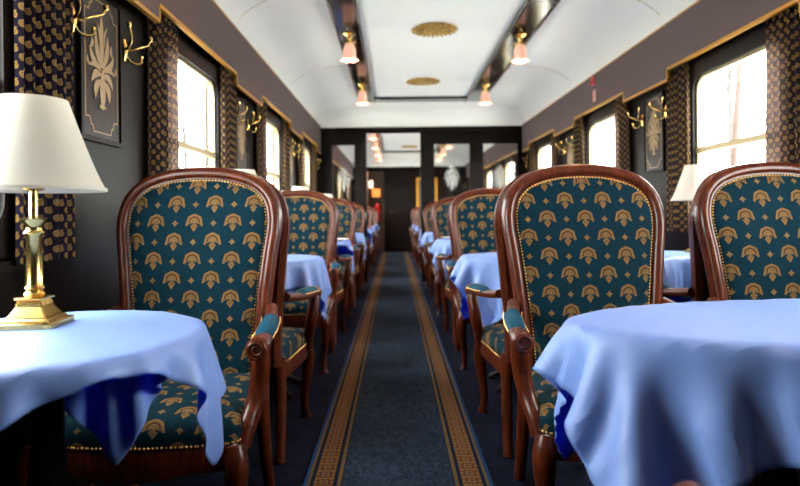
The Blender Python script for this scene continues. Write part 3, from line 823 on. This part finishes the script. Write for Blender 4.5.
# ------------------------------------------------------------------ tables and draped cloths
TZ = 0.72
def drape(hx, hy, rx, ry, rot, seed, n=(42, 42), off=(0, 0), slack=1.0, wave=0.0, steps=150, iters=10):
    rg = np.random.default_rng(seed); nx, ny = n
    u = np.linspace(-hx, hx, nx); v = np.linspace(-hy, hy, ny)
    U, V = np.meshgrid(u, v, indexing='ij')
    c, s = math.cos(rot), math.sin(rot)
    P = np.stack([U * c - V * s, U * s + V * c, np.zeros_like(U)], -1)
    P[..., 0] += off[0]; P[..., 1] += off[1]
    rho = np.sqrt((P[..., 0] / rx) ** 2 + (P[..., 1] / ry) ** 2)
    fixed = rho < 0.985
    P[~fixed, 2] += rg.normal(0, 0.004, (~fixed).sum())
    w = np.where(fixed, 0.0, 1.0)
    Q = P.copy()
    dx, dy = u[1] - u[0], v[1] - v[0]; dg = math.hypot(dx, dy)
    def con(A, B, wa, wb, L, k):
        d = B - A; l = np.sqrt((d * d).sum(-1)) + 1e-9; ww = wa + wb
        f = np.where(ww > 0, k * (l - L) / (l * np.maximum(ww, 1e-6)), 0)[..., None] * d
        A += f * wa[..., None]; B -= f * wb[..., None]
    sl = []
    for o in (0, 1):
        m = (nx - o) // 2 * 2 + o
        sl.append(((slice(o, m, 2), slice(None)), (slice(o + 1, m, 2), slice(None)), dx, 1.0))
        m = (ny - o) // 2 * 2 + o
        sl.append(((slice(None), slice(o, m, 2)), (slice(None), slice(o + 1, m, 2)), dy, 1.0))
        m = (nx - o) // 2 * 2 + o
        sl.append(((slice(o, m, 2), slice(0, -1)), (slice(o + 1, m, 2), slice(1, None)), dg, 0.35))
        sl.append(((slice(o, m, 2), slice(1, None)), (slice(o + 1, m, 2), slice(0, -1)), dg, 0.35))
    SL = np.where(rho < 1.0, 1.0, 1 + (slack - 1) * np.minimum(1, (rho - 1) / 0.12))
    if rx != ry:      # gather only along the hem of the oval cloth, so it falls in upright folds
        g = lambda q: 1 + (slack - 1) * np.clip((q - 0.93) / 0.15, 0, 1)
        SX, SY = g(np.abs(P[..., 1]) / ry), g(np.abs(P[..., 0]) / rx)
        sl = [(a, b, L * 0.5 * ((SX if L == dx else SY if L == dy else (SX + SY) / 2)[a] + (SX if L == dx else SY if L == dy else (SX + SY) / 2)[b]), k) for a, b, L, k in sl]
    else: sl = [(a, b, L * 0.5 * (SL[a] + SL[b]), k) for a, b, L, k in sl]
    rad = np.stack([P[..., 0] / rx ** 2, P[..., 1] / ry ** 2], -1); rad /= np.linalg.norm(rad, axis=-1, keepdims=True) + 1e-9
    ph = rg.uniform(0, 6.28, 3)
    pat = np.sin(U * 2 * math.pi / 0.205 + 1.5 * np.sin(U * 8.3 + ph[0]) + ph[1]) * (np.abs(P[..., 1]) > ry * 0.8) + np.sin(V * 2 * math.pi / 0.2 + ph[2]) * (np.abs(P[..., 1]) <= ry * 0.8)
    for it in range(steps):
        vel = (P - Q) * 0.96; Q = P.copy()
        P = P + vel * w[..., None]; P[..., 2] -= w * 9.8 * 0.012 ** 2 * 2
        P[..., :2] += (wave * 9.8 * 0.012 ** 2 * 2 * w * pat * np.minimum(1, it / 40))[..., None] * rad
        for _ in range(iters):
            for a, b, L, k in sl: con(P[a], P[b], w[a], w[b], L, k)
            # bending: long-range pairs pushed apart
            for ax, L, q in ((0, 2 * dx, 2), (1, 2 * dy, 2), (0, 3 * dx, 3), (1, 3 * dy, 3)):
                A = P[:-q] if ax == 0 else P[:, :-q]; B = P[q:] if ax == 0 else P[:, q:]
                wa = w[:-q] if ax == 0 else w[:, :-q]; wb = w[q:] if ax == 0 else w[:, q:]
                d = B - A; l = np.sqrt((d * d).sum(-1)) + 1e-9
                f = (0.06 * (l - L) / l)[..., None] * d
                A += f * wa[..., None]; B -= f * wb[..., None]
            r = np.sqrt((P[..., 0] / rx) ** 2 + (P[..., 1] / ry) ** 2) + 1e-9
            ins = (r < 1.0) & (~fixed)
            top = ins & (P[..., 2] > -0.012)
            P[..., 2] = np.where(top, np.maximum(P[..., 2], 0.0), P[..., 2])
            sd = ins & ~top
            kf = np.where(sd, 1.0 / r, 1.0); P[..., 0] *= kf; P[..., 1] *= kf
    vs = P.reshape(-1, 3); uv = np.stack([U, V], -1).reshape(-1, 2)
    fs = [(i * ny + j, (i + 1) * ny + j, (i + 1) * ny + j + 1, i * ny + j + 1) for i in range(nx - 1) for j in range(ny - 1)]
    return MB().add(vs, fs, [tuple(q) for q in uv])
cl_round = [drape(0.395, 0.395, 0.302, 0.302, R(45 + a), sd, (44, 44), of, 1.03).mesh('tablecloth', 'linen', True) for a, sd, of in ((3, 3, (-.02, .07)), (-7, 5, (0.02, -0.02)))]
cl_oval = [drape(0.815, 0.445, 0.702, 0.302, R(a), sd, (76, 42), (0, 0), 1.17, 0.9).mesh('tablecloth', 'linen', True) for a, sd in ((-3, 11), (2, 12))]
def make_cloth(mesh, loc, rz, label, group):
    o = bpy.data.objects.new('tablecloth', mesh); C.objects.link(o); o.location = loc; o.rotation_euler = (0, 0, rz)
    ss = o.modifiers.new('smooth', 'SUBSURF'); ss.levels = 1; ss.render_levels = 1
    so = o.modifiers.new('thickness', 'SOLIDIFY'); so.thickness = 0.0016; so.offset = 1.0
    o['label'] = label; o['category'] = 'tablecloth'; o['group'] = group
def make_table(rx, ry):
    root = empty('dining_table')
    n = 56; loop = [(rx * math.cos(2 * math.pi * k / n), ry * math.sin(2 * math.pi * k / n)) for k in range(n)]
    vs = []
    for f, z in ((0.0, TZ - 0.031), (0.93, TZ - 0.034), (0.955, TZ - 0.029), (0.955, TZ - 0.014), (0.93, TZ - 0.005), (0.0, TZ - 0.004)):
        vs += [(x * f, y * f, z) for x, y in loop]
    fs = [(j * n + i, j * n + (i + 1) % n, (j + 1) * n + (i + 1) % n, (j + 1) * n + i) for j in range(5) for i in range(n)]
    MB().add(vs, fs).build('tabletop', 'dark_wood', root, True)
    for sx in ((-1, 1) if rx > 0.5 else (0,)):
        MB().lathe([(0.0001, 0.05), (0.05, 0.05), (0.055, 0.10), (0.03, 0.16), (0.026, 0.3), (0.038, 0.42), (0.03, 0.5), (0.03, 0.6), (0.06, TZ - 0.03), (0.0001, TZ - 0.03)], 16, (sx * rx * 0.55, 0, 0)).build('pedestal', 'dark_wood', root, True)
        for a in (45, 135, 225, 315):
            ca, sa = math.cos(R(a)), math.sin(R(a)); c0 = sx * rx * 0.55
            MB().tube([(c0 + ca * .03, sa * .03, .09), (c0 + ca * .12, sa * .12, .06), (c0 + ca * .2, sa * .2, .014)], [.02, .018, .014], 8).build('foot', 'dark_wood', root, True)
    return root
tab_r = make_table(0.30, 0.30); tab_o = make_table(0.70, 0.30)
ur = [False, False]
def place_table(kind, x, y, label, group):
    src, i = (tab_r, 0) if kind == 'round' else (tab_o, 1)
    o = copy_tree(src) if ur[i] else src; ur[i] = True
    o.location = (x, y, 0); o['label'] = label; o['category'] = 'table'; o['group'] = group
lamp_src = [None]
def lamp(x, y, label, z=TZ + 0.0015):
    if lamp_src[0] is None:
        r = empty('table_lamp')
        b = MB()
        def sq(z0, z1, a0, a1):
            vs = [(sx * a0, sy * a0, z0) for sx, sy in ((-1, -1), (1, -1), (1, 1), (-1, 1))] + [(sx * a1, sy * a1, z1) for sx, sy in ((-1, -1), (1, -1), (1, 1), (-1, 1))]
            b.add(vs, [(0, 1, 2, 3), (7, 6, 5, 4), (0, 4, 5, 1), (1, 5, 6, 2), (2, 6, 7, 3), (3, 7, 4, 0)])
        sq(0, .011, .054, .054); sq(.011, .018, .046, .042); sq(.018, .040, .038, .024); sq(.040, .052, .026, .022); sq(.052, .056, .027, .027)
        bevel(b.build('base', 'brass', r), 0.002)
        MB().lathe([(0.0001, .056), (.016, .056), (.020, .062), (.014, .068), (.019, .074), (.015, .080), (.0145, .175), (.019, .180), (.0145, .186), (.016, .196), (.026, .204), (.027, .208), (.012, .211), (0.0001, .211)], 20).build('column', 'brass', r, True)
        MB().lathe([(0.0001, .21), (.008, .212), (.008, .262), (.020, .264), (.020, .282), (0.0001, .284)], 16).build('lamp_holder', 'brass', r, True)
        sh = MB(); pr = []
        for t in np.linspace(0, 1, 9): pr.append((0.134 + (0.064 - 0.134) * (t ** 0.86), 0.262 + 0.178 * t))
        pin = [(a - 0.002, z) for a, z in pr[::-1]]
        sh.lathe(pr + pin + [pr[0]], 48).build('lamp_shade', 'shade', r, True)
        MB().lathe([(.1345, .262), (.1355, .262), (.1345, .268), (.1335, .268), (.1345, .262)], 48).build('shade_rim', 'shade', r, True)
        sp = MB()
        for a in (0, 120, 240): sp.tube([(0, 0, .42), (.066 * math.cos(R(a)), .066 * math.sin(R(a)), .43)], .0012, 5)
        sp.tube([(0, 0, .28), (0, 0, .425)], .002, 6); sp.build('shade_carrier', 'brass', r)
        lamp_src[0] = r; o = r
    else: o = copy_tree(lamp_src[0])
    o.location = (x, y, z); o.rotation_euler = (0, 0, R(6)); o.scale = (1.05, 1.05, 1.09); o['label'] = label; o['category'] = 'lamp'; o['group'] = 'brass table lamps'
for k in range(4):
    y = 1.165 + PER * k
    nth = ['nearest', 'second', 'third', 'fourth'][k]
    yl = y; yr = 1.235 + PER * k
    place_table('round', -0.69, yl, 'round table on the left hidden under its blue cloth, %s from the camera' % nth, 'round tables on the left')
    place_table('oval', 1.06, yr, 'oval table on the right under a long blue cloth, %s from the camera' % nth, 'oval tables on the right')
    make_cloth(cl_round[k % 2], (-0.69, yl, TZ), 0, 'light blue square cloth on the %s left table' % nth, 'blue tablecloths')
    make_cloth(cl_oval[k % 2], (1.06, yr, TZ), 0, 'light blue cloth hanging in folds on the %s right table' % nth, 'blue tablecloths')
    lamp(-0.768 if k == 0 else -0.84, y + 0.09, 'brass column lamp with ivory shade on the %s left table' % nth)
    lamp(1.665, yr, 'brass column lamp with ivory shade by the window on the %s right table' % nth)
for k, y in enumerate((9.33, 11.33, 13.28)):
    for side, x in (('left', -0.69), ('right', 0.7)):
        place_table('round', x, y, 'table beyond the doorway on the %s, %s of three' % (side, NTH[k]), 'tables in the saloon beyond')
        make_cloth(cl_round[k % 2], (x, y, TZ), 0, 'blue cloth on the %s %s table beyond the doorway' % (NTH[k], side), 'tablecloths in the saloon beyond')

# white plates showing on the third tables
for side, x in (('left', -0.52), ('right', 0.52)):
    MB().lathe([(0.0001, 0), (.06, 0), (.075, .006), (.115, .016), (.116, .018), (.075, .009), (.0001, .005)], 28).build('dinner_plate', 'china', None, True,
        label='white china plate on the third %s table' % side, category='plate').location = (x, 5.12 + (0.1 if side == 'right' else 0), TZ + 0.002)

# ------------------------------------------------------------------ ceiling lights and rosettes
light_src = [None]
def ceiling_light(x, y, label, power=True):
    if light_src[0] is None:
        r = empty('ceiling_light')
        MB().lathe([(0.0001, 0), (.05, 0), (.052, -.006), (.036, -.016), (.022, -.024), (.014, -.04), (.012, -.05), (.026, -.056), (.034, -.066), (.030, -.078), (.0001, -.078)], 20).build('brass_mount', 'brass', r, True)
        pr = [(.028, -.07), (.036, -.085), (.046, -.11), (.047, -.135), (.044, -.155), (.050, -.175), (.062, -.19)]
        w = lambda i, a: (0.05 if i < 4 else 0.05 + 0.05 * (i - 3)) * math.cos(6 * a)
        full = pr + [(a - .002, z) for a, z in pr[::-1]]
        MB().lathe(full, 36, wav=lambda i, a: w(i if i < 7 else 13 - i, a)).build('tulip_shade', 'tulip', r, True)
        pm = MB()
        for k in range(6):
            a = 2 * math.pi * k / 6 + 0.5
            pm.tube([(.03 * math.cos(a), .03 * math.sin(a), -.066), (.05 * math.cos(a), .05 * math.sin(a), -.07), (.058 * math.cos(a), .058 * math.sin(a), -.06)], [.005, .004, .003], 6)
        pm.build('gallery_prong', 'brass', r, True)
        light_src[0] = r; o = r
    else: o = copy_tree(light_src[0])
    z = ZT - 0.035
    o.location = (x, y, z); o.scale = (1.05, 1.05, 1.15); o['label'] = label; o['category'] = 'ceiling light'; o['group'] = 'tulip ceiling lights'
    L = bpy.data.lights.new('bulb', 'POINT'); L.energy = 1.5; L.color = (1.0, 0.62, 0.34); L.shadow_soft_size = 0.02
    b = bpy.data.objects.new('bulb', L); C.objects.link(b); b.parent = o; b.location = (0, 0, -.15)
def rosette(x, y, label):
    m = MB(); m.lathe([(0.0001, 0), (.155, 0), (.155, -.006), (.14, -.010), (.0001, -.010)], 40)
    for nq, r0, r1, w in ((28, .10, .192, .13), (18, .055, .13, .2), (9, .0, .075, .25)):
        for k in range(nq):
            a = 2 * math.pi * (k + 0.5 * (nq == 18)) / nq; ca, sa = math.cos(a), math.sin(a)
            q = leaf_poly((r0, 0), (r1, 0), 0, w, 5); n = len(q); zz = -.010 - 0.006 * (nq < 28) - 0.002 * (k % 2)
            top = [(u * ca - v * sa, u * sa + v * ca, zz) for u, v in q]; bot = [(px, py, zz - .007) for px, py, _ in top]
            m.add(top + bot, [tuple(range(n)), tuple(range(2 * n - 1, n - 1, -1))] + [(i, (i + 1) % n, n + (i + 1) % n, n + i) for i in range(n)])
    o = m.build('ceiling_rosette', 'bright_gilt', None, label=label, category='rosette', group='gilt ceiling rosettes'); o.location = (x, y, ZT)
for i, y in enumerate((0.9, 2.85, 4.78, 6.65)):
    w_ = ['above the camera', 'just above the frame', 'nearer of the two in view', 'farther of the two in view'][i]
    ceiling_light(-0.355, y, 'pink tulip glass light on the left ceiling beam, %s' % w_)
    ceiling_light(1.045, y + 0.08, 'pink tulip glass light on the right ceiling beam, %s' % w_)
    rosette(0.335, y, 'gilt leaf rosette on the ceiling, %s' % w_)
for i, y in enumerate((9.8, 11.2, 12.6, 13.8)):
    for side, x in (('left', -0.355), ('right', 1.045)):
        ceiling_light(x, y, 'tulip glass light on the %s ceiling beam beyond the partition, %s of four' % (side, NTH[i]))
    if i in (0, 2): rosette(0.335, y + 0.5, 'gilt rosette on the ceiling beyond the partition, %s one' % ('nearer' if i == 0 else 'farther'))

# ------------------------------------------------------------------ small details
r = empty('emergency_handle', (VR, 5.25, 2.08), label='small red emergency handle high on the right pelmet', category='handle')
MB().box(-.012, 0.0, -.03, .03, .0, .07).build('handle_box', 'red', r)
MB().tube([(-.012, -.022, .02), (-.04, -.022, .012), (-.04, .022, .012), (-.012, .022, .02)], .005, 8).build('grip', 'red', r, True)
MB().box(VR - .003, VR, 5.2, 5.27, 1.93, 2.03).build('notice_card', 'pink_paper', None, label='pink notice card on the right pelmet below the red handle', category='notice')
# fire extinguisher and signs in the far corridor
r = empty('corridor_light', (-0.48, 15.0, 2.3), label='round white ceiling light in the far corridor', category='ceiling light')
MB().lathe([(.11, 0), (.115, -.012), (.105, -.02), (.1, -.0)], 24).build('light_ring', 'steel', r, True)
MB().lathe([(.1, -.015), (.09, -.04), (.06, -.058), (.0001, -.065)], 24).build('light_diffuser', 'diffuser', r, True)
L = bpy.data.lights.new('corridor_bulb', 'POINT'); L.energy = 9; L.color = (1.0, 0.85, 0.7); L.shadow_soft_size = 0.06
b = bpy.data.objects.new('corridor_bulb', L); C.objects.link(b); b.parent = r; b.location = (0, 0, -.14)
r = empty('fire_extinguisher', (-0.46, 15.6, 0.76), label='red fire extinguisher far away in the corridor beyond', category='extinguisher')
MB().lathe([(0.0001, 0), (.075, 0), (.08, .01), (.08, .38), (.06, .43), (.028, .46), (.028, .49), (.0001, .49)], 20).build('cylinder_body', 'red', r, True)
MB().tube([(0, 0, .49), (0, 0, .53), (.06, 0, .56)], .012, 8).build('lever', 'iron', r, True)
MB().tube(spline([(.02, -.02, .5), (.09, -.06, .42), (.095, -.06, .25), (.09, -.05, .12)], 4), .01, 8).build('hose', 'iron', r, True)
MB().box(-.05, .05, .08, .12, .1, .3).build('wall_bracket', 'iron', r)
MB().box(-0.74, -0.23, 15.72, 15.76, 0, 0.62 + 0.6).build('trim_20', 'corridor', label='low brown corridor screen behind the extinguisher', **S)
MB().box(-0.60, -0.38, 15.5, 15.51, 1.4, 1.62).build('wall_sign', 'orange_sign', None, label='small orange lit sign in the far corridor', category='sign')
MB().box(-0.68, -0.56, 15.3, 15.31, 1.62, 1.82).build('notice_card', 'white_paper', None, label='small white notice in the far corridor', category='notice')
# gilt framed picture on the far end wall
r = empty('framed_picture', (0.80, Y2 - 0.005, 1.45), label='gilt framed dark picture on the far end wall', category='picture')
mm = MB().ring(rrect(0, 0, 0.26, 0.40, 0.005, 1), rrect(0, 0, 0.20, 0.34, 0.005, 1), 0, 0.03); mm.v = [(y, -x, z) for x, y, z in mm.v]; mm.build('picture_frame', 'gilt', r)
MB().box(-0.2, 0.2, -0.012, -0.002, -0.34, 0.34).build('canvas', 'canvas', r)
# pole outside the right windows
pr_ = empty('utility_pole', (0, 0, 0), label='leaning brown timber pole outside the nearest right window', category='pole')
top = Vector((4.0, 6.62, 4.2)); bot = Vector((4.0, 7.28, -1.1))
MB().tube([bot, bot.lerp(top, .5), top], [.045, .04, .035], 10).build('pole_shaft', 'pole_wood', pr_, True)
MB().box(3.4, 4.6, top.y - .05, top.y + .05, 3.8, 3.9).build('cross_arm', 'pole_wood', pr_)

# bare trees outside
def bare_tree(x, y, h, seed, label):
    r = random.Random(seed); root = empty('bare_tree', (x, y, -1.1), label=label, category='tree')
    tr = MB(); br = MB()
    tr.tube([(0, 0, 0), (.06, .03, h * .35), (-.04, .0, h * .7), (.02, .04, h)], [.12, .09, .055, .015], 8).build('trunk', 'bark', root, True)
    def grow(p, d, L, rad, dep):
        q = p + d * L * .5 + Vector((r.uniform(-.1, .1), r.uniform(-.1, .1), 0)) * L; e = p + d * L
        br.tube([p, q, e], [rad, rad * .8, rad * .55], 5)
        if dep:
            for k in range(3):
                nd = (d + Vector((r.uniform(-.7, .7), r.uniform(-.7, .7), r.uniform(-.1, .6)))).normalized()
                grow(p.lerp(e, r.uniform(.45, 1)), nd, L * r.uniform(.5, .7), rad * .55, dep - 1)
    for k in range(13):
        a = k * 2.4; t = .3 + .65 * k / 13
        grow(Vector((0, 0, h * t)), Vector((math.cos(a), math.sin(a), .6)).normalized(), h * .32 * (1.2 - t), .035, 3)
    br.build('branches', 'bark', root, True, kind='stuff')
bare_tree(8.0, 14.0, 7.0, 4, 'bare tree outside the nearest right window')
bare_tree(-5.5, 15.5, 6.5, 5, 'bare tree outside the nearest left window')
